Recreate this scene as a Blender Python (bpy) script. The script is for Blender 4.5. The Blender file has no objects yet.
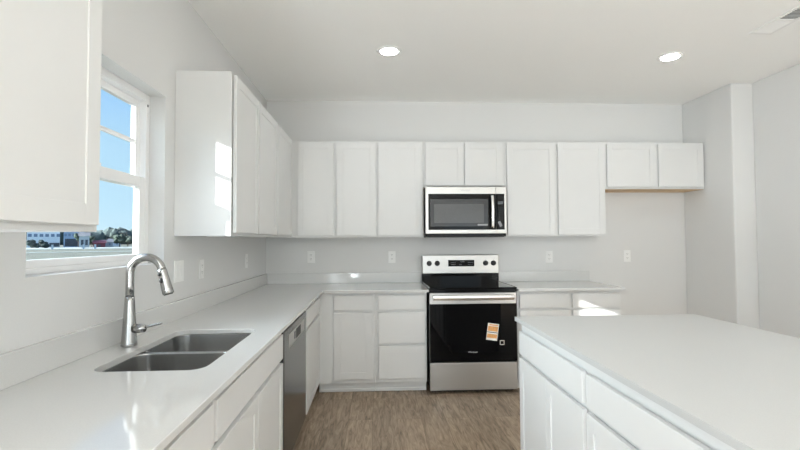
import bpy, bmesh, math, random
from mathutils import Vector, Matrix
R = math.radians
random.seed(4)
SC = bpy.context.scene
COL = SC.collection

# ------------------------------------------------------------------ camera
CAM = Vector((1.10, -4.66, 1.316))
def make_camera():
    a, b, c = R(2.904), R(1.868), R(-0.306)
    fw = Vector((math.sin(a)*math.cos(b), math.cos(a)*math.cos(b), math.sin(b)))
    r = Vector((math.cos(a), -math.sin(a), 0)); u = r.cross(fw)
    r2 = r*math.cos(c) + u*math.sin(c); u2 = -r*math.sin(c) + u*math.cos(c)
    cd = bpy.data.cameras.new('camera'); cd.sensor_width = 36; cd.lens = 36*461.86/800
    cd.clip_start = 0.05; cd.clip_end = 3000
    co = bpy.data.objects.new('camera', cd); COL.objects.link(co)
    m = Matrix((r2, u2, -fw)).transposed().to_4x4(); m.translation = CAM
    co.matrix_world = m; SC.camera = co
make_camera()

# ------------------------------------------------------------------ colour management, sky, sun, window portal, added fill lamps
SC.view_settings.view_transform = 'Standard'; SC.view_settings.look = 'None'
SC.view_settings.exposure = 0.10; SC.view_settings.gamma = 1.0
SC.view_settings.use_curve_mapping = False
try:
    SC.cycles.max_bounces = 12; SC.cycles.diffuse_bounces = 8; SC.cycles.glossy_bounces = 6
    SC.cycles.use_denoising = True; SC.cycles.caustics_reflective = False; SC.cycles.caustics_refractive = False
    SC.cycles.sample_clamp_indirect = 6
except Exception: pass

def make_world():
    w = bpy.data.worlds.new('sky'); SC.world = w; w.use_nodes = True
    nt = w.node_tree; nt.nodes.clear()
    out = nt.nodes.new('ShaderNodeOutputWorld'); bg = nt.nodes.new('ShaderNodeBackground')
    tc = nt.nodes.new('ShaderNodeTexCoord'); sep = nt.nodes.new('ShaderNodeSeparateXYZ')
    rp = nt.nodes.new('ShaderNodeValToRGB')
    nt.links.new(tc.outputs['Generated'], sep.inputs[0]); nt.links.new(sep.outputs['Z'], rp.inputs[0])
    e = rp.color_ramp.elements
    e[0].position = 0.0; e[0].color = (.62, .84, .98, 1)
    e[1].position = 1.0; e[1].color = (.12, .30, .72, 1)
    for p, c in ((.06, (.54, .80, .98)), (.19, (.44, .71, .95)), (.30, (.29, .57, .96)), (.5, (.20, .46, .92))):
        k = e.new(p); k.color = (*c, 1)
    nt.links.new(rp.outputs[0], bg.inputs[0]); bg.inputs[1].default_value = 1.0
    # unseen glare added to the sky low on the left, to light the island
    dp = nt.nodes.new('ShaderNodeVectorMath'); dp.operation = 'DOT_PRODUCT'
    sd = Vector((-1, -.12, .36)).normalized(); dp.inputs[1].default_value = sd
    nt.links.new(tc.outputs['Generated'], dp.inputs[0])
    mx = nt.nodes.new('ShaderNodeMath'); mx.operation = 'MAXIMUM'; mx.inputs[1].default_value = 0; nt.links.new(dp.outputs['Value'], mx.inputs[0])
    pw = nt.nodes.new('ShaderNodeMath'); pw.operation = 'POWER'; pw.inputs[1].default_value = 8; nt.links.new(mx.outputs[0], pw.inputs[0])
    bg2 = nt.nodes.new('ShaderNodeBackground'); bg2.inputs[0].default_value = (.86, .945, 1, 1)
    ms = nt.nodes.new('ShaderNodeMath'); ms.operation = 'MULTIPLY'; ms.inputs[1].default_value = FILL_GLARE; nt.links.new(pw.outputs[0], ms.inputs[0])
    nt.links.new(ms.outputs[0], bg2.inputs[1])
    ad = nt.nodes.new('ShaderNodeAddShader'); nt.links.new(bg.outputs[0], ad.inputs[0]); nt.links.new(bg2.outputs[0], ad.inputs[1])
    nt.links.new(ad.outputs[0], out.inputs[0])
FILL_GLARE = 25.0
SUN_DIR = Vector((1.80, 1.0, 0)).normalized(); SUN_DIR.z = -0.353
make_world()

def make_sun():
    d = bpy.data.lights.new('sun', 'SUN'); d.energy = 11.5; d.angle = R(0.55); d.color = (1, .99, .98)
    o = bpy.data.objects.new('sun', d); COL.objects.link(o)
    v = SUN_DIR
    o.rotation_euler = v.to_track_quat('-Z', 'Y').to_euler()
make_sun()

def area(name, loc, aim, sx, sy, energy, color=(1, 1, 1), portal=False):
    d = bpy.data.lights.new(name, 'AREA'); d.shape = 'RECTANGLE'; d.size = sx; d.size_y = sy
    d.energy = energy; d.color = color
    o = bpy.data.objects.new(name, d); COL.objects.link(o); o.location = loc
    o.rotation_euler = Vector(aim).to_track_quat('-Z', 'Y').to_euler()
    if portal: d.cycles.is_portal = True
    return o
# sky light entering the kitchen window is guided through a portal
area('kitchen_window_portal', (-.16, -2.68, 1.64), (1, 0, 0), .94, .88, 1, portal=True)
# unseen fill lamps added behind the camera, in openings made for them
area('rear_fill_wide', (1.35, -8.98, 1.10), (0, 1, 0.9), 2.0, 2.1, 24, (.88, .96, 1))
area('rear_fill_small', (3.55, -8.98, 1.45), (0, 1, 0.9), 1.2, 1.3, 9, (.88, .96, 1))
area('side_fill', (.02, -7.35, 1.55), (1, .10, 0.2), 2.2, 1.3, 75, (.87, .955, 1))
# added upward fill lamp, low in the side opening, to brighten the ceiling
area('side_fill_upward', (.02, -7.35, .50), (.6, .15, 1), 2.2, .8, 250, (.90, .965, 1))

# ------------------------------------------------------------------ materials
def principled(name, col, rough=.5, metal=0.0, spec=.5, coat=0.0):
    m = bpy.data.materials.new(name); m.use_nodes = True
    b = m.node_tree.nodes['Principled BSDF']
    b.inputs['Base Color'].default_value = (*col, 1); b.inputs['Roughness'].default_value = rough
    b.inputs['Metallic'].default_value = metal; b.inputs['Specular IOR Level'].default_value = spec
    b.inputs['Coat Weight'].default_value = coat
    return m, m.node_tree, b
def s2l(r, g, b):
    f = lambda v: (v/255/12.92) if v/255 <= .04045 else ((v/255+.055)/1.055)**2.4
    return (f(r), f(g), f(b))
def noisy(name, col, rough=.5, metal=0, spec=.5, scale=40, amt=.04, bump=0.0, coat=0, stretch=(1, 1, 1)):
    """one colour with a faint procedural mottling and optional bump"""
    m, nt, b = principled(name, col, rough, metal, spec, coat)
    tc = nt.nodes.new('ShaderNodeTexCoord'); mp = nt.nodes.new('ShaderNodeMapping')
    mp.inputs['Scale'].default_value = stretch
    n = nt.nodes.new('ShaderNodeTexNoise'); n.inputs['Scale'].default_value = scale; n.inputs['Detail'].default_value = 4
    nt.links.new(tc.outputs['Object'], mp.inputs[0]); nt.links.new(mp.outputs[0], n.inputs['Vector'])
    rp = nt.nodes.new('ShaderNodeValToRGB')
    rp.color_ramp.elements[0].position = .3; rp.color_ramp.elements[1].position = .7
    rp.color_ramp.elements[0].color = (*[max(0, c*(1-amt)) for c in col], 1)
    rp.color_ramp.elements[1].color = (*[min(1, c*(1+amt)) for c in col], 1)
    nt.links.new(n.outputs['Fac'], rp.inputs[0]); nt.links.new(rp.outputs[0], b.inputs['Base Color'])
    if bump:
        bp = nt.nodes.new('ShaderNodeBump'); bp.inputs['Strength'].default_value = bump; bp.inputs['Distance'].default_value = .002
        nt.links.new(n.outputs['Fac'], bp.inputs['Height']); nt.links.new(bp.outputs[0], b.inputs['Normal'])
    return m
M = {}
M['wall'] = noisy('wall_paint', (.71, .71, .703), .75, scale=180, amt=.01, bump=.08)
M['ceiling'] = noisy('ceiling_paint', (.96, .96, .945), .85, scale=120, amt=.012, bump=.1)
M['cabinet'] = noisy('cabinet_paint', (.72, .722, .715), .42, scale=8, amt=.006, spec=.5)
M['quartz'] = noisy('quartz', (.66, .66, .65), .075, scale=260, amt=.03, spec=.5)
M['island_quartz'] = noisy('island_quartz', (.54, .542, .535), .34, scale=260, amt=.03, spec=.35)
M['trim'] = noisy('window_vinyl', (.88, .88, .88), .35, scale=10, amt=.005)
M['plastic'] = noisy('outlet_plastic', (.86, .86, .85), .35, scale=10, amt=.005)
M['slot'] = noisy('slot_dark', (.12, .12, .12), .6, scale=10, amt=.05)
M['black_matte'] = noisy('matte_black', (.012, .012, .013), .5, scale=10, amt=.05)
M['raw_wood'] = noisy('raw_birch', (.62, .44, .26), .6, scale=30, amt=.12, stretch=(1, 12, 1))
M['glass_black'] = noisy('black_glass', (.003, .003, .0035), .04, scale=10, amt=.02, spec=.16)
M['enamel'] = noisy('black_enamel', (.004, .004, .0045), .15, scale=10, amt=.05, spec=.2)
M['white_print'] = noisy('white_print', (.75, .75, .75), .5, scale=10, amt=.01)
M['grey_print'] = noisy('grey_print', (.30, .30, .31), .5, scale=10, amt=.01)
M['orange'] = noisy('sticker_orange', (.72, .36, .12), .5, scale=60, amt=.15)
M['paper'] = noisy('sticker_paper', (.85, .82, .78), .5, scale=60, amt=.03)
M['window_grey'] = noisy('mesh_window_grey', (.095, .095, .095), .18, scale=300, amt=.25)
M['window_dark'] = noisy('window_border_grey', (.035, .035, .037), .15, scale=200, amt=.1)
M['display'] = noisy('display_grey', (.10, .11, .12), .15, scale=10, amt=.05)

def stainless(name, col, rough, stretch=(1, 1, 220), aniso=.5):
    m, nt, b = principled(name, col, rough, 1.0)
    tc = nt.nodes.new('ShaderNodeTexCoord'); mp = nt.nodes.new('ShaderNodeMapping'); mp.inputs['Scale'].default_value = stretch
    n = nt.nodes.new('ShaderNodeTexNoise'); n.inputs['Scale'].default_value = 3; n.inputs['Detail'].default_value = 6
    nt.links.new(tc.outputs['Object'], mp.inputs[0]); nt.links.new(mp.outputs[0], n.inputs['Vector'])
    mr = nt.nodes.new('ShaderNodeMapRange'); mr.inputs['To Min'].default_value = rough*.93; mr.inputs['To Max'].default_value = rough*1.08
    nt.links.new(n.outputs['Fac'], mr.inputs['Value']); nt.links.new(mr.outputs[0], b.inputs['Roughness'])
    rp = nt.nodes.new('ShaderNodeValToRGB')
    rp.color_ramp.elements[0].color = (*[c*.985 for c in col], 1); rp.color_ramp.elements[1].color = (*[min(1, c*1.015) for c in col], 1)
    nt.links.new(n.outputs['Fac'], rp.inputs[0]); nt.links.new(rp.outputs[0], b.inputs['Base Color'])
    return m
M['steel'] = stainless('brushed_steel', (.53, .52, .50), .33)
M['steel_bright'] = stainless('bright_steel', (.80, .80, .79), .18)
M['steel_sink'] = stainless('sink_steel', (.46, .46, .455), .24, (1, 60, 1))
M['steel_dark'] = stainless('dishwasher_steel', (.125, .127, .127), .20)
M['nickel'] = stainless('brushed_nickel', (.42, .418, .41), .20, (1, 1, 40))
M['chrome'] = stainless('chrome', (.85, .85, .85), .08, (1, 1, 10))

def floor_mat():
    m, nt, b = principled('vinyl_planks', (.3, .22, .16), .42)
    L = nt.links.new; N = nt.nodes.new
    tc = N('ShaderNodeTexCoord'); mp = N('ShaderNodeMapping'); mp.inputs['Rotation'].default_value = (0, 0, R(90))
    L(tc.outputs['Object'], mp.inputs[0])
    br = N('ShaderNodeTexBrick'); br.offset = .37; br.offset_frequency = 2
    br.inputs['Scale'].default_value = 1; br.inputs['Brick Width'].default_value = 1.22; br.inputs['Row Height'].default_value = .178
    br.inputs['Mortar Size'].default_value = .0016; br.inputs['Mortar Smooth'].default_value = .6; br.inputs['Bias'].default_value = 0
    br.inputs['Color1'].default_value = (0, 0, 0, 1); br.inputs['Color2'].default_value = (1, 1, 1, 1); br.inputs['Mortar'].default_value = (.5, .5, .5, 1)
    L(mp.outputs[0], br.inputs['Vector'])
    # grain stretched along the plank, shifted by plank
    sc = N('ShaderNodeMapping'); sc.inputs['Scale'].default_value = (2.0, 15, 1); L(mp.outputs[0], sc.inputs[0])
    add = N('ShaderNodeVectorMath'); add.operation = 'ADD'
    sv = N('ShaderNodeVectorMath'); sv.operation = 'SCALE'; sv.inputs['Scale'].default_value = 7
    L(br.outputs['Color'], sv.inputs[0]); L(sc.outputs[0], add.inputs[0]); L(sv.outputs[0], add.inputs[1])
    n1 = N('ShaderNodeTexNoise'); n1.inputs['Scale'].default_value = 2.2; n1.inputs['Detail'].default_value = 8; n1.inputs['Roughness'].default_value = .65
    n1.inputs['Distortion'].default_value = 1.2
    L(add.outputs[0], n1.inputs['Vector'])
    n2 = N('ShaderNodeTexNoise'); n2.inputs['Scale'].default_value = 1.1; n2.inputs['Detail'].default_value = 3
    L(mp.outputs[0], n2.inputs['Vector'])
    rp = N('ShaderNodeValToRGB'); e = rp.color_ramp.elements
    e[0].position = .30; e[0].color = (*s2l(96, 80, 63), 1)
    e[1].position = .74; e[1].color = (*s2l(194, 174, 151), 1)
    k = e.new(.5); k.color = (*s2l(158, 138, 117), 1)
    L(n1.outputs['Fac'], rp.inputs[0])
    hs = N('ShaderNodeHueSaturation'); L(rp.outputs[0], hs.inputs['Color'])
    mr = N('ShaderNodeMapRange'); mr.inputs['To Min'].default_value = .86; mr.inputs['To Max'].default_value = 1.12
    L(br.outputs['Color'], mr.inputs['Value']); L(mr.outputs[0], hs.inputs['Value'])
    mx = N('ShaderNodeMix'); mx.data_type = 'RGBA'; mx.blend_type = 'MULTIPLY'
    L(br.outputs['Fac'], mx.inputs['Factor']); L(hs.outputs[0], mx.inputs[6]); mx.inputs[7].default_value = (.45, .42, .4, 1)
    L(mx.outputs[2], b.inputs['Base Color'])
    bp = N('ShaderNodeBump'); bp.inputs['Strength'].default_value = .25; bp.inputs['Distance'].default_value = .001
    L(n1.outputs['Fac'], bp.inputs['Height']); L(bp.outputs[0], b.inputs['Normal'])
    return m
M['floor'] = floor_mat()

def window_glass():
    m = bpy.data.materials.new('window_glass'); m.use_nodes = True; nt = m.node_tree; nt.nodes.clear()
    o = nt.nodes.new('ShaderNodeOutputMaterial'); mx = nt.nodes.new('ShaderNodeMixShader')
    t = nt.nodes.new('ShaderNodeBsdfTransparent'); t.inputs[0].default_value = (.97, .985, .98, 1)
    g = nt.nodes.new('ShaderNodeBsdfGlossy'); g.inputs['Roughness'].default_value = .02
    f = nt.nodes.new('ShaderNodeFresnel'); f.inputs[0].default_value = 1.3
    ge = nt.nodes.new('ShaderNodeNewGeometry'); iv = nt.nodes.new('ShaderNodeMath'); iv.operation = 'SUBTRACT'; iv.inputs[0].default_value = 1
    ml = nt.nodes.new('ShaderNodeMath'); ml.operation = 'MULTIPLY'
    nt.links.new(ge.outputs['Backfacing'], iv.inputs[1]); nt.links.new(iv.outputs[0], ml.inputs[0]); nt.links.new(f.outputs[0], ml.inputs[1])
    nt.links.new(ml.outputs[0], mx.inputs[0]); nt.links.new(t.outputs[0], mx.inputs[1]); nt.links.new(g.outputs[0], mx.inputs[2])
    nt.links.new(mx.outputs[0], o.inputs[0]); return m
M['glass'] = window_glass()
def emit(name, col, s):
    m = bpy.data.materials.new(name); m.use_nodes = True; b = m.node_tree.nodes['Principled BSDF']
    b.inputs['Base Color'].default_value = (*col, 1); b.inputs['Emission Color'].default_value = (*col, 1)
    b.inputs['Emission Strength'].default_value = s; return m
M['lens'] = emit('lamp_lens', (.97, .99, 1), 66)
M['ground'] = noisy('field_grass', s2l(74, 76, 62), .95, scale=.35, amt=.45, stretch=(1, 1, 1))
M['road'] = noisy('pale_gravel', s2l(138, 144, 140), .9, scale=1, amt=.08)
M['h_white'] = noisy('house_white', s2l(222, 230, 238), .8, scale=1, amt=.03)
M['h_blue'] = noisy('house_blue', s2l(150, 172, 198), .8, scale=1, amt=.05)
M['h_grey'] = noisy('house_grey', s2l(176, 184, 190), .8, scale=1, amt=.05)
M['h_glass'] = noisy('house_glass', s2l(110, 130, 155), .4, scale=1, amt=.08)
M['h_dark'] = noisy('house_dark', s2l(70, 78, 88), .8, scale=1, amt=.1)
M['h_roof'] = noisy('house_roof', s2l(96, 98, 104), .8, scale=1, amt=.1)
M['h_red'] = noisy('barn_red', s2l(122, 60, 72), .8, scale=1, amt=.1)
M['leaf'] = noisy('leaf_green', s2l(58, 72, 60), .9, scale=.8, amt=.4)
M['leaf_dark'] = noisy('leaf_dark', s2l(48, 62, 60), .9, scale=.8, amt=.35)
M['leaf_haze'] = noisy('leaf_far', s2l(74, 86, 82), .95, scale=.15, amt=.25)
M['bark'] = noisy('bark', s2l(90, 78, 66), .9, scale=4, amt=.2)

# ------------------------------------------------------------------ mesh helpers
def put(o, parent=None):
    COL.objects.link(o)
    if parent is not None:
        o.parent = parent; o.location = -parent_world(parent)
    return o
WORLD = {}
def parent_world(p):
    v = Vector((0, 0, 0)); q = p
    while q is not None:
        v += Vector(q.location); q = q.parent
    return v
def thing(name, label, cat, loc, group=None):
    o = bpy.data.objects.new(name, None); o.empty_display_size = .05; COL.objects.link(o); o.location = loc
    o['label'] = label; o['category'] = cat
    if group: o['group'] = group
    return o
def tag(o, label, cat, group=None, kind=None):
    o['label'] = label; o['category'] = cat
    if group: o['group'] = group
    if kind: o['kind'] = kind
    return o
def obj(name, bm, mat, parent=None, bevel=0, seg=2, smooth=False, lift=None):
    bmesh.ops.recalc_face_normals(bm, faces=bm.faces)
    me = bpy.data.meshes.new(name); bm.to_mesh(me); bm.free()
    o = bpy.data.objects.new(name, me); me.materials.append(mat if not isinstance(mat, str) else M[mat])
    if smooth:
        for p in me.polygons: p.use_smooth = True
    put(o, parent)
    if bevel:
        md = o.modifiers.new('bevel', 'BEVEL'); md.width = bevel; md.segments = seg; md.limit_method = 'ANGLE'; md.angle_limit = R(40)
        md.harden_normals = False
    return o
def box(bm, x0, x1, y0, y1, z0, z1, f=None):
    vs = [(x, y, z) for x in (x0, x1) for y in (y0, y1) for z in (z0, z1)]
    if f: vs = [f(*v) for v in vs]
    v = [bm.verts.new(p) for p in vs]
    for a in ((0, 1, 3, 2), (4, 6, 7, 5), (0, 4, 5, 1), (2, 3, 7, 6), (0, 2, 6, 4), (1, 5, 7, 3)):
        bm.faces.new([v[i] for i in a])
    return bm
def B(*a, f=None):
    return box(bmesh.new(), *a, f=f)
def structure(o): o['kind'] = 'structure'; return o
def lathe(bm, prof, c=(0, 0, 0), n=32, axis='z', f=None):
    rings = []
    for r, h in prof:
        ring = []
        for i in range(n):
            t = 2*math.pi*i/n; a, b = r*math.cos(t), r*math.sin(t)
            p = {'z': (a, b, h), 'y': (a, h, b), 'x': (h, a, b)}[axis]
            ring.append(bm.verts.new((c[0]+p[0], c[1]+p[1], c[2]+p[2])))
        rings.append(ring)
    for k in range(len(rings)-1):
        for i in range(n):
            j = (i+1) % n; bm.faces.new((rings[k][i], rings[k][j], rings[k+1][j], rings[k+1][i]))
    bm.faces.new(rings[0]); bm.faces.new(rings[-1][::-1])
    return bm
def tube(bm, pts, rad, n=16, squash=1.0):
    pts = [Vector(p) for p in pts]; rings = []
    if not hasattr(rad, '__len__'): rad = [rad]*len(pts)
    up = Vector((0, 1, 0)) if abs((pts[1]-pts[0]).normalized().y) < .9 else Vector((1, 0, 0))
    for i, p in enumerate(pts):
        d = (pts[min(i+1, len(pts)-1)] - pts[max(i-1, 0)]).normalized()
        a = d.cross(up).normalized(); b = a.cross(d).normalized()
        rings.append([bm.verts.new(p + a*rad[i]*math.cos(2*math.pi*k/n) + b*rad[i]*squash*math.sin(2*math.pi*k/n)) for k in range(n)])
    for k in range(len(rings)-1):
        for i in range(n):
            j = (i+1) % n; bm.faces.new((rings[k][i], rings[k][j], rings[k+1][j], rings[k+1][i]))
    bm.faces.new(rings[0]); bm.faces.new(rings[-1][::-1])
    return bm
def rrect(x0, x1, y0, y1, r, n=6, radii=None):
    radii = radii or (r, r, r, r)        # (x1,y1) (x0,y1) (x0,y0) (x1,y0)
    out = []
    for (cx, cy, sx, sy, a0), rr in zip(((x1, y1, -1, -1, 0), (x0, y1, 1, -1, 90), (x0, y0, 1, 1, 180), (x1, y0, -1, 1, 270)), radii):
        for i in range(n+1):
            t = R(a0 + 90*i/n)
            out.append((cx + sx*rr + rr*math.cos(t), cy + sy*rr + rr*math.sin(t)))
            if rr == 0: break
    return out
def slab(outer, holes, z0, z1):
    """flat slab from an outline with holes, thickness z0..z1"""
    bm = bmesh.new(); edges = []
    for loop in [outer]+holes:
        vs = [bm.verts.new((x, y, z1)) for x, y in loop]
        edges += [bm.edges.new((vs[i], vs[(i+1) % len(vs)])) for i in range(len(vs))]
    bmesh.ops.triangle_fill(bm, use_beauty=True, use_dissolve=False, edges=edges)
    fs = list(bm.faces)
    r = bmesh.ops.extrude_face_region(bm, geom=fs)
    vs = [v for v in r['geom'] if isinstance(v, bmesh.types.BMVert)]
    bmesh.ops.translate(bm, vec=(0, 0, z0-z1), verts=vs)
    return bm
def text(name, s, size, mat, parent, loc, rot, width=None, thick=.0004):
    cu = bpy.data.curves.new(name, 'FONT'); cu.body = s; cu.size = size; cu.align_x = 'CENTER'; cu.align_y = 'CENTER'; cu.extrude = thick
    t = bpy.data.objects.new(name+'_tmp', cu); COL.objects.link(t)
    dg = bpy.context.evaluated_depsgraph_get(); me = bpy.data.meshes.new_from_object(t.evaluated_get(dg))
    bpy.data.objects.remove(t, do_unlink=True)
    me.materials.clear(); me.materials.append(M[mat])
    mt = Matrix.Translation(loc) @ rot.to_4x4()
    me.transform(mt)
    o = bpy.data.objects.new(name, me); put(o, parent); return o
FACE_BACK = Matrix(((1, 0, 0), (0, 0, -1), (0, 1, 0)))            # text facing -y
FACE_RIGHT = Matrix(((0, 0, 1), (1, 0, 0), (0, 1, 0)))            # text facing +x, reading along +y

# frames of the two cabinet runs: u along the wall, w out from the wall, z up
fb = lambda u, w, z: (u, -w, z)             # back wall
fl = lambda u, w, z: (w, u, z)              # left wall
fi = lambda u, w, z: (2.55-w, u, z)         # island, facing -x

# ------------------------------------------------------------------ the room
W = 4.311; W2 = 4.510; H = 2.725; YB = -9.0
WY0, WY1, WZ0, WZ1 = -3.15, -2.208, 1.204, 2.072        # kitchen window opening
structure(obj('floor', B(-.14, 4.8, YB-.14, .14, -.1, 0), 'floor'))
structure(obj('ceiling', B(-.14, 4.8, YB-.14, .14, H, H+.12), 'ceiling'))
structure(obj('wall_back', B(-.14, 4.8, 0, .14, 0, H), 'wall'))
b = bmesh.new()
box(b, -.14, 0, WY1, 0, 0, H); box(b, -.14, 0, WY0, WY1, 0, WZ0); box(b, -.14, 0, WY0, WY1, WZ1, H)
box(b, -.14, 0, -6.20, WY0, 0, H); box(b, -.14, 0, -8.50, -6.20, 2.25, H); box(b, -.14, 0, YB, -8.50, 0, H)
structure(obj('wall_left', b, 'wall'))
b = bmesh.new(); box(b, W, 4.8, -.672, 0, 0, H); box(b, W2, 4.8, YB, -.672, 0, H)
structure(obj('wall_right', b, 'wall', bevel=.012, seg=3))
b = bmesh.new()
for x0, x1, z0, z1 in ((-.14, .35, 0, H), (.35, 2.35, 2.15, H), (2.35, 2.95, 0, H), (2.95, 4.15, 0, .8), (2.95, 4.15, 2.1, H), (4.15, 4.8, 0, H)):
    box(b, x0, x1, YB-.14, YB, z0, z1)
structure(obj('wall_front', b, 'wall'))
for nm, args in (('baseboard_back', (3.34, W, -.014, 0, 0, .085)), ('baseboard_right', (W-.014, W, -.672, -.014, 0, .085)), ('baseboard_side', (W2-.014, W2, YB, -.686, 0, .085))):
    structure(obj(nm, B(*args), 'trim', bevel=.003))

# kitchen window: frame, two sashes, muntins and panes
def make_window():
    XI = -.080
    root = bpy.data.objects.new('window_1', None); COL.objects.link(root); root.location = (0, (WY0+WY1)/2, WZ0); root['kind'] = 'structure'
    b = bmesh.new(); fw_ = .036
    box(b, -.14, XI, WY0, WY0+fw_, WZ0, WZ1); box(b, -.14, XI, WY1-fw_, WY1, WZ0, WZ1)
    box(b, -.14, XI, WY0+fw_, WY1-fw_, WZ1-fw_, WZ1); box(b, -.14, XI, WY0+fw_, WY1-fw_, WZ0, WZ0+.022)
    obj('window_frame', b, 'trim', root, bevel=.002)
    b = bmesh.new()                                         # stops / tracks inside the frame
    box(b, -.118, -.110, WY0+fw_, WY0+fw_+.014, WZ0+.03, WZ1-fw_); box(b, -.118, -.110, WY1-fw_-.014, WY1-fw_, WZ0+.03, WZ1-fw_)
    obj('sash_track', b, 'trim', root)
    zm0, zm1 = 1.590, 1.642
    def sash(nm, x0, x1, z0, z1, bot, top, st):
        y0, y1 = WY0+fw_, WY1-fw_
        s = bmesh.new()
        box(s, x0, x1, y0, y0+st, z0, z1); box(s, x0, x1, y1-st, y1, z0, z1)
        box(s, x0, x1, y0+st, y1-st, z0, z0+bot); box(s, x0, x1, y0+st, y1-st, z1-top, z1)
        so = obj(nm, s, 'trim', root, bevel=.003)
        xm = (x0+x1)/2
        g = obj('pane', B(xm-.002, xm+.002, y0+st, y1-st, z0+bot, z1-top), 'glass', so)
        return so, xm, y0+st, y1-st, z0+bot, z1-top
    so, xm, ya, yb, za, zb = sash('upper_sash', -.138, -.112, zm0, WZ1-fw_, .050, .034, .036)
    m = bmesh.new(); zc = 1.822; yc = (ya+yb)/2
    box(m, xm-.009, xm+.009, ya, yb, zc-.010, zc+.010)
    obj('muntin', m, 'trim', so, bevel=.003)
    so, *_ = sash('lower_sash', -.108, -.082, WZ0+.022, zm1, .028, .052, .052)
    l = bmesh.new(); box(l, -.082, -.070, -2.70, -2.64, zm1-.004, zm1+.010)
    obj('sash_lock', l, 'trim', so, bevel=.002)
    k = B(XI-.002, XI+.003, WY1-.026, WY1-.018, WZ1-.062, WZ1-.050); obj('latch', k, 'slot', root)
make_window()

def ceiling_can(x, y, label):
    t = thing('recessed_light', label, 'ceiling light', (x, y, H), 'recessed ceiling lights')
    obj('trim_ring', lathe(bmesh.new(), [(.060, -.001), (.066, -.008), (.088, -.006), (.094, -.002), (.094, .0)], (x, y, H), 40), 'plastic', t, smooth=True)
    obj('lens', lathe(bmesh.new(), [(.060, -.002), (.062, -.009), (.058, -.0105), (.001, -.0105)], (x, y, H), 40), 'lens', t, smooth=True)
    return t
ceiling_can(1.197, -1.265, 'round white recessed light shining in the ceiling left of centre')
ceiling_can(3.374, -1.240, 'round white recessed light shining in the ceiling nearer the air vent')

def ceiling_vent():
    x0, x1, y0, y1 = 3.655, 3.815, -2.26, -1.655
    t = thing('ceiling_vent', 'white rectangular louvred air register set in the ceiling at the right', 'vent', ((x0+x1)/2, (y0+y1)/2, H))
    b = bmesh.new(); e = .024
    for a in ((x0, x1, y0, y0+e), (x0, x1, y1-e, y1), (x0, x0+e, y0+e, y1-e), (x1-e, x1, y0+e, y1-e), (x0+e, x1-e, -1.870, -1.848)):
        box(b, *a, H-.009, H)
    obj('frame', b, 'plastic', t, bevel=.003)
    obj('duct_opening', B(x0+e, x1-e, y0+e, y1-e, H-.002, H-.0005), 'slot', t)
    s = bmesh.new()
    y = y0+e+.010
    while y < y1-e-.008:
        if abs(y+1.859) > .016:
            tilt = .006 if y > -1.86 else -.006
            v = [s.verts.new(p) for p in ((x0+e, y-tilt*.2-.002, H-.003), (x1-e, y-tilt*.2-.002, H-.003), (x1-e, y+tilt, H-.010), (x0+e, y+tilt, H-.010),
                                          (x0+e, y-tilt*.2, H-.003), (x1-e, y-tilt*.2, H-.003), (x1-e, y+tilt+.002, H-.010), (x0+e, y+tilt+.002, H-.010))]
            for q in ((0, 1, 2, 3), (4, 7, 6, 5), (0, 4, 5, 1), (3, 2, 6, 7), (0, 3, 7, 4), (1, 5, 6, 2)): s.faces.new([v[i] for i in q])
        y += .010 if y > -1.86 else .017
    obj('louvres', s, 'plastic', t)
ceiling_vent()

# ------------------------------------------------------------------ cabinets
def shaker(u0, u1, z0, z1, w, f, st=.056, th=.019, inset=.0045):
    b = bmesh.new()
    box(b, u0, u0+st, w, w+th, z0, z1, f); box(b, u1-st, u1, w, w+th, z0, z1, f)
    box(b, u0+st, u1-st, w, w+th, z0, z0+st, f); box(b, u0+st, u1-st, w, w+th, z1-st, z1, f)
    box(b, u0+st, u1-st, w+.001, w+th-inset, z0+st, z1-st, f)
    return b
def door(u0, u1, z0, z1, w, f, parent):
    return obj('door', shaker(u0, u1, z0, z1, w+.005, f), 'cabinet', parent, bevel=.0009)
def drawer(u0, u1, z0, z1, w, f, parent):
    return obj('drawer_front', B(u0, u1, w+.005, w+.024, z0, z1, f=f), 'cabinet', parent, bevel=.0025)
def cabinet(label, u0, u1, w1, z0, z1, f, group=None, w0=.001, name='wall_cabinet', cat='cabinet', under='cabinet'):
    c = f((u0+u1)/2, (w0+w1)/2, z0); t = thing(name, label, cat, c, group)
    b = bmesh.new(); g = .0006
    if z0 > 1:      # wall cabinet: sides, top, back, frame, recessed underside
        box(b, u0+g, u1-g, w0, w1, z0+.014, z1, f)
        box(b, u0+g, u0+.016, w0, w1, z0, z0+.014, f); box(b, u1-.016, u1-g, w0, w1, z0, z0+.014, f)
        box(b, u0+.016, u1-.016, w1-.018, w1, z0, z0+.014, f)
        obj('body', b, 'cabinet', t, bevel=.001)
        if under == 'cabinet': obj('underside', B(u0+.017, u1-.017, w0+.001, w1-.019, z0+.0115, z0+.0138, f=f), under, t)
        else: obj('underside', B(u0+.003, u1-.003, w0+.001, w1-.006, z0-.0022, z0-.0002, f=f), under, t)['label'] = 'bare tan wood underside'
    else:
        box(b, u0+g, u1-g, w0, w1, .088, z1, f)
        obj('body', b, 'cabinet', t, bevel=.001)
    return t
def toe(t, u0, u1, w, f, shoe=True):
    obj('toe_kick', B(u0+.0006, u1-.0006, .01 if f is not fi else .02, w-.058, .001, .0875, f=f), 'cabinet', t)
    if shoe:
        obj('shoe_moulding', B(u0+.0006, u1-.0006, w-.0578, w-.046, .001, .028, f=f), 'cabinet', t, bevel=.004)

UB, UT, US = 1.344, 2.254, 1.799
g1 = 'white wall cabinets on the back wall'; g2 = 'white wall cabinets on the window wall'
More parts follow.
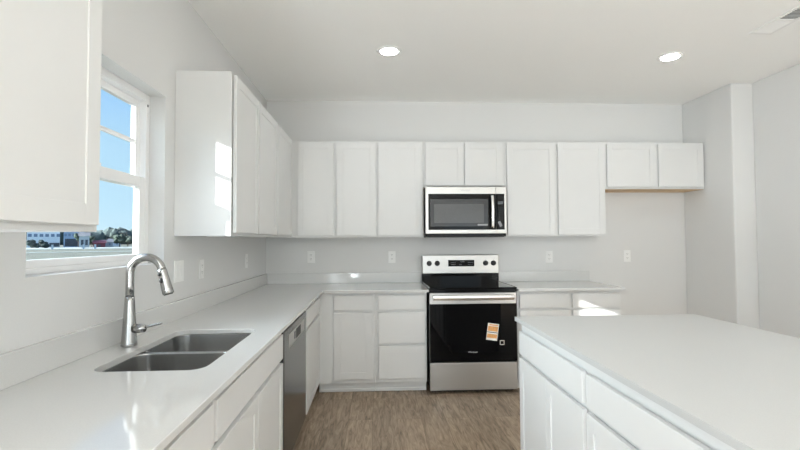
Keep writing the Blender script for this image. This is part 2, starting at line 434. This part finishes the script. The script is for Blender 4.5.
# left wall, by the window
t = cabinet('large white wall cabinet cut off by the upper left corner of the photo', -4.45, -3.304, .305, UB, UT+.0, fl, g2)
door(-3.875, -3.336, UB+.018, UT-.018, .305, fl, t); door(-4.437, -3.890, UB+.018, UT-.018, .305, fl, t)
t = cabinet('white wall cabinet beside the window whose side panel catches the sun patch', -2.094, -1.592, .305, UB, UT, fl, g2)
door(-2.078, -1.604, UB+.018, UT-.018, .305, fl, t)
t = cabinet('white wall cabinet between the sunlit end cabinet and the corner cabinet', -1.592, -1.008, .305, UB, UT, fl, g2)
door(-1.578, -1.020, UB+.018, UT-.018, .305, fl, t)
t = cabinet('white wall cabinet filling the corner of the window wall', -1.008, -.001, .305, UB, UT, fl, g2)
door(-.994, -.405, UB+.018, UT-.018, .305, fl, t)
# back wall
def back_upper(label, u0, u1, z0, doors, **k):
    t = cabinet(label, u0, u1, .305, z0, UT, fb, g1, **k)
    for a, c in doors: door(a, c, z0+.018, UT-.018, .305, fb, t)
    return t
back_upper('tall two-door white wall cabinet next to the corner', .3058, 1.106, UB, ((.368, .701), (.728, 1.091)))
back_upper('tall single-door white wall cabinet left of the microwave', 1.106, 1.545, UB, ((1.121, 1.528),))
back_upper('short two-door white cabinet directly above the microwave', 1.545, 2.326, 1.812, ((1.566, 1.926), (1.938, 2.302)))
back_upper('tall two-door white wall cabinet right of the microwave', 2.326, 3.312, UB, ((2.345, 2.811), (2.841, 3.300)))
back_upper('short two-door white cabinet with raw wood underside by right wall', 3.312, 4.309, US, ((3.326, 3.806), (3.840, 4.290)), under='raw_wood')

# base cabinets, left wall run
CH = .889; SL = .022; BT = CH-SL-.0005
D0, D1 = .714, .838; E0, E1 = .128, .692
g3 = 'white base cabinets under the sink worktop'
LW = .596
def left_base(label, u0, u1, parts, w0=.001):
    t = cabinet(label, u0, u1, LW, 0, BT, fl, g3, w0, name='base_cabinet')
    for kind, a, c, z0, z1 in parts:
        (door if kind == 'd' else drawer)(a, c, z0, z1, LW, fl, t)
    toe(t, u0, u1, LW, fl); return t
left_base('white base cabinet with one drawer, nearest in the bottom left corner', -4.30, -3.240, (('w', -3.76, -3.254, D0, D1), ('d', -3.76, -3.254, E0, E1), ('w', -4.287, -3.774, D0, D1), ('d', -4.287, -3.774, E0, E1)))
def sink_base():
    """hollow box so that the bowls hang inside it"""
    u0, u1 = -3.240, -2.236; t = thing('base_cabinet', 'white sink base cabinet with false drawer front beside the dishwasher', 'cabinet', (.3, (u0+u1)/2, 0), g3)
    b = bmesh.new()
    for a in ((u0+.0006, u0+.016, .001, LW), (u1-.016, u1-.0006, .001, LW), (u0+.016, u1-.016, .001, .012), (u0+.016, u1-.016, LW-.019, LW)):
        box(b, *a, .088, BT, fl)
    box(b, u0+.016, u1-.016, .012, LW-.019, .088, .104, fl)
    obj('body', b, 'cabinet', t, bevel=.001)
    drawer(-3.228, -2.252, D0, D1, LW, fl, t)
    door(-3.228, -2.742, E0, E1, LW, fl, t); door(-2.738, -2.252, E0, E1, LW, fl, t)
    toe(t, u0, u1, LW, fl)
sink_base()
left_base('white corner base cabinet with a drawer beyond the dishwasher', -1.452, -.001, (('w', -1.436, -.712, D0, D1), ('d', -1.436, -.712, E0, E1)))
# base cabinets, back wall run
BW = .634
def back_base(label, u0, u1, parts):
    t = cabinet(label, u0, u1, BW, 0, BT, fb, 'white base cabinets on the back wall', name='base_cabinet')
    for kind, a, c, z0, z1 in parts:
        (door if kind == 'd' else drawer)(a, c, z0, z1, BW, fb, t)
    toe(t, u0, u1, BW, fb); return t
back_base('white base cabinet with a drawer over one shaker door', .598, 1.086, (('w', .731, 1.060, D0, D1), ('d', .731, 1.060, E0, E1)))
back_base('white base cabinet with three stacked drawers left of the range', 1.086, 1.532, (('w', 1.114, 1.516, D0, D1), ('w', 1.114, 1.516, .426, E1), ('w', 1.114, 1.516, E0-.002, .406)))
back_base('white base cabinet with two top drawers right of the range', 2.330, 3.270, (('w', 2.350, 2.786, D0, D1), ('w', 2.820, 3.250, D0, D1), ('d', 2.350, 2.786, E0, E1), ('d', 2.820, 3.250, E0, E1)))

# ------------------------------------------------------------------ worktops with upstands
def worktops():
    CB = .702; CL = .640; XE = 1.5465
    sink = rrect(.150, .520, -3.080, -2.368, .055, 8)
    outer = [(.0005, -4.32), (CL, -4.32), (CL, -CB), (XE, -CB), (XE, -.0005), (.0005, -.0005)]
    t = thing('worktop', 'glossy white quartz worktop turning the corner around the sink', 'worktop', (.3, -2.0, CH-SL))
    obj('slab', slab(outer, [sink], CH-SL, CH), 'quartz', t, bevel=.0025)
    b = bmesh.new(); z0, z1 = CH+.0003, CH+.101
    box(b, .0005, .0195, -4.32, -.0005, z0, z1); box(b, .0195, XE, -.0195, -.0005, z0, z1)
    obj('backsplash', b, 'quartz', t, bevel=.002)
    t = thing('worktop', 'short white quartz worktop right of the range', 'worktop', (2.8, -.34, CH-SL))
    obj('slab', slab([(2.3245, -CB), (3.278, -CB), (3.278, -.0005), (2.3245, -.0005)], [], CH-SL, CH), 'quartz', t, bevel=.0025)
    obj('backsplash', B(2.3245, 3.278, -.0195, -.0005, CH+.0003, CH+.101), 'quartz', t, bevel=.002)
worktops()

# ------------------------------------------------------------------ sink
def make_sink():
    zt = CH-SL-.0008
    t = thing('sink', 'double-bowl stainless steel undermount sink below the window', 'sink', (.33, -2.73, zt-.2))
    def bowl(y0, y1, dr):
        b = bmesh.new(); x0, x1 = .146, .524
        prof = [(-.022, 0, .07), (0, 0, .055), (0, -.004, .055), (.006, -.10, .052), (.012, -.165, .050), (.030, -.188, .045), (.06, -.192, .04)]
        rings = []
        for ins, dz, r in prof:
            loop = rrect(x0+ins, x1-ins, y0+ins*(1 if ins > 0 else .3), y1-ins*(1 if ins > 0 else .3), max(.01, r), 8)
            rings.append([b.verts.new((x, y, zt+dz - (.012 if dz < 0 else 0)*0)) for x, y in loop])
        n = len(rings[0])
        for k in range(len(rings)-1):
            for i in range(n):
                j = (i+1) % n; b.faces.new((rings[k][i], rings[k][j], rings[k+1][j], rings[k+1][i]))
        b.faces.new(rings[-1])
        o = obj('bowl', b, 'steel_sink', t, smooth=True)
        md = o.modifiers.new('thick', 'SOLIDIFY'); md.thickness = .0015; md.offset = 0
        cx, cy = .33, (y0+y1)/2 + dr
        obj('drain', lathe(bmesh.new(), [(.001, -.1895), (.030, -.1895), (.033, -.186), (.052, -.187), (.055, -.191)], (cx, cy, zt), 28), 'chrome', o, smooth=True)
    bowl(-3.085, -2.742, 0); bowl(-2.722, -2.362, 0)
    obj('divider', B(.155, .514, -2.7425, -2.7215, zt-.034, zt-.012), 'steel_bright', t, bevel=.008, seg=4)
make_sink()

# ------------------------------------------------------------------ faucet
def make_faucet():
    x, y, z = .086, -2.700, CH
    t = thing('faucet', 'brushed nickel gooseneck pull-down faucet behind the sink', 'faucet', (x, y, z))
    obj('base', lathe(bmesh.new(), [(.0300, .0006), (.0308, .003), (.0300, .012), (.0270, .05), (.0222, .13), (.0188, .185), (.0182, .200)], (x, y, z), 40), 'nickel', t, smooth=True)
    r = .0645; zc = z+.297; pts = [(x, y, z+.199), (x, y, z+.245)]
    rt = .0162
    for i in range(0, 25):
        a = R(180 - i*(168/24)); pts.append((x+r+r*math.cos(a), y, zc+r*math.sin(a)))
    obj('spout', tube(bmesh.new(), pts, rt, 20), 'nickel', t, smooth=True)
    e = Vector(pts[-1]); d = (Vector(pts[-1])-Vector(pts[-2])).normalized()
    hp = [e-d*.002, e+d*.004, e+d*.03, e+d*.082, e+d*.100, e+d*.104]
    h = obj('spray_head', tube(bmesh.new(), hp, [.0172, .0185, .0195, .0222, .0226, .0205], 24), 'nickel', t, smooth=True)
    s = e+d*.044; side = Vector((0, -1, 0)); px = d.cross(side).normalized()
    for k, (off, ln, rr) in enumerate(((0.0, .018, .0075), (-.026, .010, .0070))):
        c = s + d*off + side*.0202 + px*.006
        obj('spray_button', tube(bmesh.new(), [c-d*ln*.6, c-d*ln*.3, c+d*ln*.3, c+d*ln*.6], [rr*.5, rr, rr, rr*.5], 12), 'black_matte', h, smooth=True)
    obj('nozzle', tube(bmesh.new(), [e+d*.1035, e+d*.107], .0175, 20), 'black_matte', h, smooth=True)
    obj('handle_hub', lathe(bmesh.new(), [(.0185, .0), (.019, .030), (.016, .046), (.010, .050)], (x+.018, y-.004, z+.071), 24, 'x'), 'nickel', t, smooth=True)
    obj('lever', tube(bmesh.new(), [(x+.055, y-.004, z+.073), (x+.075, y-.004, z+.078), (x+.128, y-.003, z+.091), (x+.133, y-.003, z+.092)], [.0065, .0055, .0055, .003], 14), 'nickel', t, smooth=True)
make_faucet()

# ------------------------------------------------------------------ dishwasher
def make_dishwasher():
    u0, u1 = -2.2355, -1.4525; xf = .617
    t = thing('dishwasher', 'dark stainless steel dishwasher under the worktop beside the sink', 'dishwasher', (.3, (u0+u1)/2, 0))
    obj('tub', B(.01, .565, u0+.004, u1-.004, .05, .862), 'black_matte', t)
    obj('door', B(.570, xf, u0+.030, u1-.012, .118, .836), 'steel_dark', t, bevel=.004)
    obj('gap_shade_strip', B(.5655, .6165, u0+.002, u0+.029, .118, .852), 'black_matte', t)  # black strip filling the side gap, its shade put into the colour
    obj('kick_plate', B(.50, .54, u0+.012, u1-.012, .004, .115), 'black_matte', t)
    obj('control_strip', B(xf+.0002, xf+.0018, -2.08, -1.55, .725, .800), 'steel', t, bevel=.0006)
    obj('handle_pocket', B(xf+.002, xf+.0035, -1.86, -1.70, .735, .790), 'black_matte', t, bevel=.0006)
    obj('control_display', B(xf+.002, xf+.0032, -1.92, -1.885, .742, .785), 'display', t)
    text('brand_text', 'Whirlpool', .030, 'grey_print', t, (xf+.0006, -2.05, .822), FACE_RIGHT)
make_dishwasher()

# ------------------------------------------------------------------ range
def make_range():
    x0, x1 = 1.5485, 2.3095; yf = -.700
    t = thing('range', 'freestanding stainless steel electric range with black glass oven door', 'range', ((x0+x1)/2, -.35, 0))
    obj('body', B(x0+.004, x1-.004, -.668, -.02, .03, .868), 'enamel', t, bevel=.002)
    obj('cooktop', B(x0, x1, -.706, -.072, .8885, .905), 'glass_black', t, bevel=.004)
    b = bmesh.new(); box(b, x0+.001, x1-.001, -.704, -.072, .868, .888); obj('cooktop_frame', b, 'enamel', t, bevel=.002)
    obj('edge_trim', B(x0+.0005, x0+.0065, -.690, -.080, .9052, .9075), 'steel_bright', t)
    obj('edge_trim', B(x1-.0065, x1-.0005, -.690, -.080, .9052, .9075), 'steel_bright', t)
    for cx, cy, r in ((x0+.20, -.53, .105), (x1-.20, -.53, .085), (x0+.20, -.23, .075), (x1-.20, -.23, .10)):
        bb = bmesh.new(); n = 40
        for rr in (r, r*.62):
            vi = [bb.verts.new((cx+(rr-.0012)*math.cos(2*math.pi*i/n), cy+(rr-.0012)*math.sin(2*math.pi*i/n), .9054)) for i in range(n)]
            vo = [bb.verts.new((cx+(rr+.0012)*math.cos(2*math.pi*i/n), cy+(rr+.0012)*math.sin(2*math.pi*i/n), .9054)) for i in range(n)]
            for i in range(n): bb.faces.new((vi[i], vi[(i+1) % n], vo[(i+1) % n], vo[i]))
        obj('burner_ring', bb, 'window_dark', t)
    # backguard
    obj('backguard_base', B(x0+.003, x1+.012, -.070, -.024, .869, .978), 'glass_black', t, bevel=.003)
    bg = obj('backguard', B(x0+.003, x1+.014, -.078, -.022, .9785, 1.165), 'steel', t, bevel=.006)
    obj('display', B(1.812, 2.074, -.0800, -.0785, 1.050, 1.114), 'glass_black', bg, bevel=.0005)
    text('clock_digits', '12:00', .020, 'grey_print', bg, (1.952, -.0804, 1.098), FACE_BACK)
    for xk, nk in ((1.838, 4), (1.925, 2), (2.010, 4)):
        b = bmesh.new()
        for i in range(nk):
            for j in range(2 if nk > 2 else 1): box(b, xk+i*.013, xk+.007+i*.013, -.0806, -.0801, 1.066+j*.020, 1.070+j*.020)
        obj('key_marks', b, 'grey_print', bg)
    for kx in (1.621, 1.701, 2.187, 2.267):
        k = obj('knob', lathe(bmesh.new(), [(.026, -.0785), (.026, -.084), (.0225, -.088), (.021, -.104), (.018, -.107)], (kx, 0, 1.082), 28, 'y'), 'black_matte', bg, smooth=True)
        obj('knob_grip', B(kx-.004, kx+.004, -.112, -.1072, 1.064, 1.100), 'black_matte', k, bevel=.0015)
        obj('knob_mark', B(kx-.0015, kx+.0015, -.0792, -.0783, 1.112, 1.122), 'grey_print', k)
    # oven door
    d = obj('oven_door', B(x0+.002, x1-.002, yf, -.669, .270, .858), 'steel', t, bevel=.004)
    obj('door_glass', B(x0+.003, x1-.003, yf-.004, yf-.0005, .272, .765), 'glass_black', d, bevel=.0015)
    # curved bar handle
    hb = bmesh.new(); n = 24; pr = []
    for i in range(n+1):
        s = i/n; x = x0+.030+(x1-x0-.060)*s; bow = math.sin(math.pi*s)**.6*.012
        pr.append([hb.verts.new(p) for p in ((x, yf-.024, .797), (x, yf-.036-bow, .800), (x, yf-.040-bow, .820), (x, yf-.034-bow, .840), (x, yf-.024, .842))])
    for i in range(n):
        for k in range(5): hb.faces.new((pr[i][k], pr[i+1][k], pr[i+1][(k+1) % 5], pr[i][(k+1) % 5]))
    hb.faces.new(pr[0]); hb.faces.new(pr[-1])
    h = obj('oven_handle', hb, 'steel_bright', d, bevel=.002)
    for xa in (x0+.034, x1-.060): obj('handle_mount', B(xa, xa+.026, yf-.0245, yf-.0006, .804, .834), 'steel', h)
    text('brand_text', 'Whirlpool', .019, 'white_print', d, (1.920, yf-.0046, .353), FACE_BACK)
    # orange and white sticker, slightly turned
    def st(nm, a0, a1, c0, c1, mat, dp, par):
        bb = bmesh.new(); an = R(-8)
        f = lambda a, yy, c: (2.093 + a*math.cos(an) - c*math.sin(an)*1.0, yy, .522 + a*math.sin(an) + c*math.cos(an))
        box(bb, a0, a1, yf-.0046-dp, yf-.0041-dp, c0, c1, f); return obj(nm, bb, mat, par)
    s = st('energy_sticker', -.048, .048, -.072, .072, 'paper', 0, d)
    st('sticker_band', -.043, .043, .006, .048, 'orange', .0006, s); st('sticker_band', -.043, .043, -.052, -.018, 'orange', .0006, s)
    b_ = st('sticker_rule', -.045, .045, -.007, -.001, 'window_dark', .0006, s)
    st('sticker_heading', -.035, .040, .054, .064, 'orange', .0006, s)
    bb = bmesh.new(); X, Z, r_ = 2.175, .430, .020
    for a in ((X-r_, X+r_, Z+r_-.006, Z+r_), (X-r_, X+r_, Z-r_, Z-r_+.006), (X-r_, X-r_+.006, Z-r_, Z+r_), (X+r_-.006, X+r_, Z-r_, Z+r_)):
        box(bb, a[0], a[1], yf-.0047, yf-.0042, a[2], a[3])
    obj('small_tag', bb, 'paper', d)
    dr = obj('storage_drawer', B(x0+.003, x1-.003, yf-.001, -.669, .030, .262), 'steel', t, bevel=.004)
    b = bmesh.new(); box(b, x0+.02, x1-.02, -.64, -.05, .004, .029); obj('plinth', b, 'black_matte', t)
make_range()

# ------------------------------------------------------------------ microwave
def make_microwave():
    x0, x1 = 1.5530, 2.3180; yf = -.400; z0, z1 = 1.366, 1.8105
    t = thing('microwave', 'stainless over-the-range microwave with black glass door', 'microwave', ((x0+x1)/2, -.2, z0))
    obj('body', B(x0+.003, x1-.003, -.372, -.003, z0-.018, z1-.001), 'enamel', t, bevel=.002)
    d = obj('door', B(x0, 2.214, yf, -.3725, z0+.006, z1), 'steel', t, bevel=.004)
    c = obj('control_panel', B(2.2155, x1, yf, -.3725, z0+.006, z1), 'steel', t, bevel=.004)
    obj('door_glass', B(1.580, 2.2135, yf-.003, yf-.0005, 1.408, 1.744), 'glass_black', d, bevel=.001)
    obj('panel_glass', B(2.216, 2.295, yf-.003, yf-.0005, 1.408, 1.744), 'glass_black', c, bevel=.001)
    obj('window_border', B(1.598, 2.140, yf-.0045, yf-.0032, 1.440, 1.694), 'window_dark', d, bevel=.0006)
    obj('window_mesh', B(1.634, 2.100, yf-.0058, yf-.0047, 1.472, 1.648), 'window_grey', d, bevel=.0005)
    hp = []
    for i in range(15):
        s = i/14; hp.append((2.176, yf-.026-.016*math.sin(math.pi*s), 1.424+.302*s))
    h = obj('handle', tube(bmesh.new(), hp, .0155, 16, .75), 'steel_bright', d, smooth=True)
    for za in (1.430, 1.702): obj('handle_mount', B(2.168, 2.184, yf-.030, yf-.0034, za, za+.018), 'steel', h)
    obj('clock_display', B(2.232, 2.280, yf-.0042, yf-.0033, 1.646, 1.672), 'display', c)
    b = bmesh.new()
    for i in range(3):
        for j in range(6): box(b, 2.236+i*.018, 2.244+i*.018, yf-.0042, yf-.0033, 1.500+j*.022, 1.505+j*.022)
    obj('key_marks', b, 'window_dark', c)
    an = R(24); f = lambda a, yy, q: (2.252 + a*math.cos(an) - q*math.sin(an), yy, 1.462 + a*math.sin(an) + q*math.cos(an))
    obj('label_sticker', B(-.013, .013, yf-.0050, yf-.0043, -.026, .026, f=f), 'grey_print', c)
    obj('label_print', B(2.040, 2.135, yf-.0064, yf-.0059, 1.447, 1.462), 'grey_print', d)
    text('brand_text', 'Whirlpool', .020, 'grey_print', d, (1.93, yf-.0006, 1.776), FACE_BACK)
    obj('vent_grille', B(x0+.02, x1-.02, -.366, -.05, z0-.026, z0-.0185), 'black_matte', t)
make_microwave()

# ------------------------------------------------------------------ outlets and switches
def outlet(f, u, z, label, kind='duplex', w=.072, h=.118):
    c = f(u, 0, z); t = thing('wall_outlet' if kind == 'duplex' else 'wall_switch', label, 'outlet' if kind == 'duplex' else 'switch', c, 'white cover plates on the walls')
    obj('cover_plate', B(u-w/2, u+w/2, .0004, .006, z-h/2, z+h/2, f=f), 'plastic', t, bevel=.002)
    if kind == 'duplex':
        for dz in (-.020, .020):
            s = obj('socket', B(u-.017, u+.017, .0062, .0080, z+dz-.014, z+dz+.014, f=f), 'plastic', t, bevel=.0015)
            b = bmesh.new()
            for du in (-.0065, .0065): box(b, u+du-.0012, u+du+.0012, .0081, .0084, z+dz-.002, z+dz+.008, f)
            box(b, u-.002, u+.002, .0081, .0084, z+dz-.010, z+dz-.006, f)
            obj('slots', b, 'slot', s)
    else:
        for du in ((-w/4, w/4) if w > .1 else (0,)):
            obj('rocker', B(u+du-.0165, u+du+.0165, .0062, .0095, z-.033, z+.033, f=f), 'plastic', t, bevel=.002)
outlet(fb, .445, 1.151, 'white duplex outlet on the back wall nearest the corner')
outlet(fb, 1.254, 1.146, 'white duplex outlet on the back wall just left of the range')
outlet(fb, 2.864, 1.136, 'white duplex outlet above the short right worktop')
outlet(fb, 3.685, 1.139, 'white duplex outlet alone on the bare wall by the refrigerator space')
outlet(fl, -2.030, 1.150, 'wide white switch plate on the window wall beside the faucet head', 'switch', w=.120)
outlet(fl, -1.698, 1.141, 'white duplex outlet on the window wall, right of the switch plate')
outlet(fl, -.700, 1.147, 'white duplex outlet on the window wall close to the corner')

# ------------------------------------------------------------------ island
def make_island():
    t = thing('island_cabinet', 'white kitchen island base cabinets facing the sink', 'cabinet', (2.2, -3.4, 0))
    wf = .650                                               # face frame at x = 1.900
    b = bmesh.new(); box(b, -4.75, -2.122, .0, wf, .088, BT, fi); obj('body', b, 'cabinet', t, bevel=.001)
    for u0, u1 in ((-2.925, -2.150), (-3.735, -2.957), (-4.73, -3.767)):
        drawer(u0, u1, .694, .815, wf, fi, t); m = (u0+u1)/2
        door(u0, m-.0015, E0, .672, wf, fi, t); door(m+.0015, u1, E0, .672, wf, fi, t)
    obj('toe_kick', B(-4.75, -2.15, .02, wf-.07, .001, .0875, f=fi), 'cabinet', t)
    t = thing('island_worktop', 'large matte pale grey quartz slab on top of the island', 'worktop', (2.4, -3.5, CH-SL))
    obj('slab', slab(rrect(1.861, 2.898, -4.80, -2.122, 0, 6, (.035, .004, .004, .035)), [], CH-SL, CH), 'island_quartz', t, bevel=.003)
make_island()

# ------------------------------------------------------------------ outside the window
GZ = -.62
def far(az, dist, z=0):
    return Vector((CAM.x - dist*math.sin(R(az)), CAM.y + dist*math.cos(R(az)), z))
structure(obj('ground', B(-900, 300, -300, 900, GZ-.5, GZ), 'ground'))
def ribbon(name, mat, d0, d1, a0, a1, z):
    b = bmesh.new(); n = 24; L = []
    for i in range(n+1):
        a = a0+(a1-a0)*i/n; p, q = far(a, d0, z), far(a, d1, z); L.append((b.verts.new(p), b.verts.new(q), b.verts.new(p-Vector((0, 0, .1))), b.verts.new(q-Vector((0, 0, .1)))))
    for i in range(n):
        A, C = L[i], L[i+1]
        b.faces.new((A[0], C[0], C[1], A[1])); b.faces.new((A[2], A[3], C[3], C[2])); b.faces.new((A[0], A[2], C[2], C[0])); b.faces.new((A[1], C[1], C[3], A[3]))
    return structure(obj(name, b, mat))
ribbon('road', 'road', 150, 195, 20, 45, GZ+.06)
ribbon('path', 'road', 104, 108, 26, 40, GZ+.06)
def frame_at(az, dist):
    o = far(az, dist); d = Vector((math.sin(R(az)), -math.cos(R(az)), 0)); s = Vector((math.cos(R(az)), math.sin(R(az)), 0))   # d to viewer, s to the right
    return lambda u, w, z: tuple(o + s*u + d*w + Vector((0, 0, GZ+z)))
def house(label, az, dist, w, h, dp, wall, roof, rh, wins, gable=False, group=None):
    f = frame_at(az, dist); t = thing('house', label, 'building', f(0, 0, 0))
    obj('walls', B(-w/2, w/2, -dp, 0, .01, h, f=f), wall, t)
    b = bmesh.new()
    if gable:
        pts = [(-w/2-.3, .4, h), (w/2+.3, .4, h), (w/2+.3, -dp-.4, h), (-w/2-.3, -dp-.4, h), (-w/2-.3, -dp/2, h+rh), (w/2+.3, -dp/2, h+rh)]
        v = [b.verts.new(f(*p)) for p in pts]
        for q in ((0, 1, 5, 4), (2, 3, 4, 5), (0, 4, 3), (1, 2, 5), (0, 3, 2, 1)): b.faces.new([v[i] for i in q])
    else:
        box(b, -w/2-.1, w/2+.1, -dp-.1, .1, h+.01, h+rh, f)
    obj('roof', b, roof, t)
    for (a, c, z0, z1, mt) in wins:
        obj('window' if mt == 'h_glass' else 'opening', B(a, c, .005, .06, z0, z1, f=f), mt, t)
    return t
house('long white building with a row of windows seen through the kitchen window', 34.75, 200, 9.0, 5.6, 9, 'h_white', 'h_white', .3,
      [(-4.2+i*1.55, -3.2+i*1.55, 3.7, 4.7, 'h_glass') for i in range(6)] + [(1.6, 4.4, .3, 1.6, 'h_dark')])
house('pale blue building attached right of the long white one', 32.3, 199, 6.0, 5.5, 9, 'h_blue', 'h_blue', .3,
      [(-2.8+i*1.15, -2.1+i*1.15, 3.9, 4.8, 'h_glass') for i in range(5)] + [(-2.6, 2.9, .4, 3.0, 'h_dark')])
house('narrow grey house between the blue building and the red barn', 31.45, 185, 2.8, 3.9, 5, 'h_grey', 'h_roof', 1.2, [(-.9, -.2, .8, 2.6, 'h_dark'), (.3, 1.0, .8, 2.6, 'h_dark')], True)
house('small red barn beyond the pale road', 30.15, 185, 3.4, 1.5, 4, 'h_red', 'h_red', .9, [(-.5, .4, .1, 1.0, 'h_dark')], True)
house('low pale house with grey roof right of the red barn', 29.45, 190, 3.2, 1.7, 4, 'h_grey', 'h_roof', .9, [(-1.1, -.5, .7, 1.4, 'h_glass'), (.4, 1.0, .7, 1.4, 'h_glass')], True)
house('low pale house half hidden by trees, farthest right outside', 28.8, 215, 4.2, 1.9, 4, 'h_white', 'h_roof', 1.2, [(-1.5, -.8, .8, 1.5, 'h_glass'), (.5, 1.2, .8, 1.5, 'h_glass')], True)
def blob(b, c, r, sz, seed):
    rnd = random.Random(seed)
    res = bmesh.ops.create_icosphere(b, subdivisions=2, radius=1)
    for v in res['verts']:
        k = r*(1+rnd.uniform(-.16, .16)); v.co = Vector((v.co.x*k, v.co.y*k, v.co.z*k*sz)) + Vector(c)
def tree(name, label, az, dist, w, h, mat, seed, group='trees beyond the field', trunk=True):
    f = frame_at(az, dist); t = thing(name, label, 'tree' if trunk else 'bush', f(0, 0, 0), group); rnd = random.Random(seed)
    b = bmesh.new(); z0 = h*.28 if trunk else 0
    for i in range(9):
        r = w*rnd.uniform(.20, .32); blob(b, f(rnd.uniform(-.32, .32)*w, rnd.uniform(-.3, .3)*w, max(r*.8, z0+(h-z0)*rnd.uniform(.25, .78))), r, .85, seed*31+i)
    obj('crown', b, mat, t)
    if trunk: obj('trunk', tube(bmesh.new(), [f(0, 0, .01), f(.05, 0, h*.3), f(0, 0, h*.6)], [w*.05, w*.04, w*.02], 8), 'bark', t)
tree('bush', 'dark rounded bush in front of the long white building, leftmost outside', 35.55, 178, 3.2, 2.9, 'leaf_dark', 1, trunk=False)
tree('bush', 'dark bush in front of the white building, second from left', 34.85, 180, 3.0, 2.6, 'leaf_dark', 2, trunk=False)
tree('tree', 'green tree standing just left of the narrow grey house', 31.95, 192, 2.4, 5.6, 'leaf', 3)
tree('tree', 'green tree standing between the grey house and the red barn', 30.8, 196, 3.2, 4.4, 'leaf', 4)
tree('tree', 'broad green tree right of the low pale houses', 28.35, 200, 4.2, 4.4, 'leaf', 5)
tree('tree', 'green tree at the right edge of the window glass', 27.6, 205, 4.6, 4.0, 'leaf', 6)
tree('tree', 'tall hazy round tree rising above the tree line', 28.4, 330, 8.5, 10.8, 'leaf_haze', 7)
def tree_line():
    b = bmesh.new(); rnd = random.Random(9)
    for i in range(70):
        a = 22+24*i/69; r = rnd.uniform(5.5, 8); p = far(a+rnd.uniform(-.1, .1), 380+rnd.uniform(-14, 14), GZ+r*.5+rnd.uniform(0, 1.5)); blob(b, p, r, .9, 400+i)
    tag(obj('tree_line', b, 'leaf_haze'), 'hazy grey-green line of distant woods along the horizon', 'trees', kind='stuff')
tree_line()
for az, lab in ((34.05, 'white marker post beside the pale road, below the long white building'), (31.5, 'white marker post beside the pale road, below the narrow grey house'), (30.5, 'white marker post beside the pale road, left of the red barn')):
    f = frame_at(az, 148); t = obj('marker_post', B(-.22, .22, -.2, .2, .0, 1.25, f=f), 'h_white'); tag(t, lab, 'post', 'white marker posts by the road')
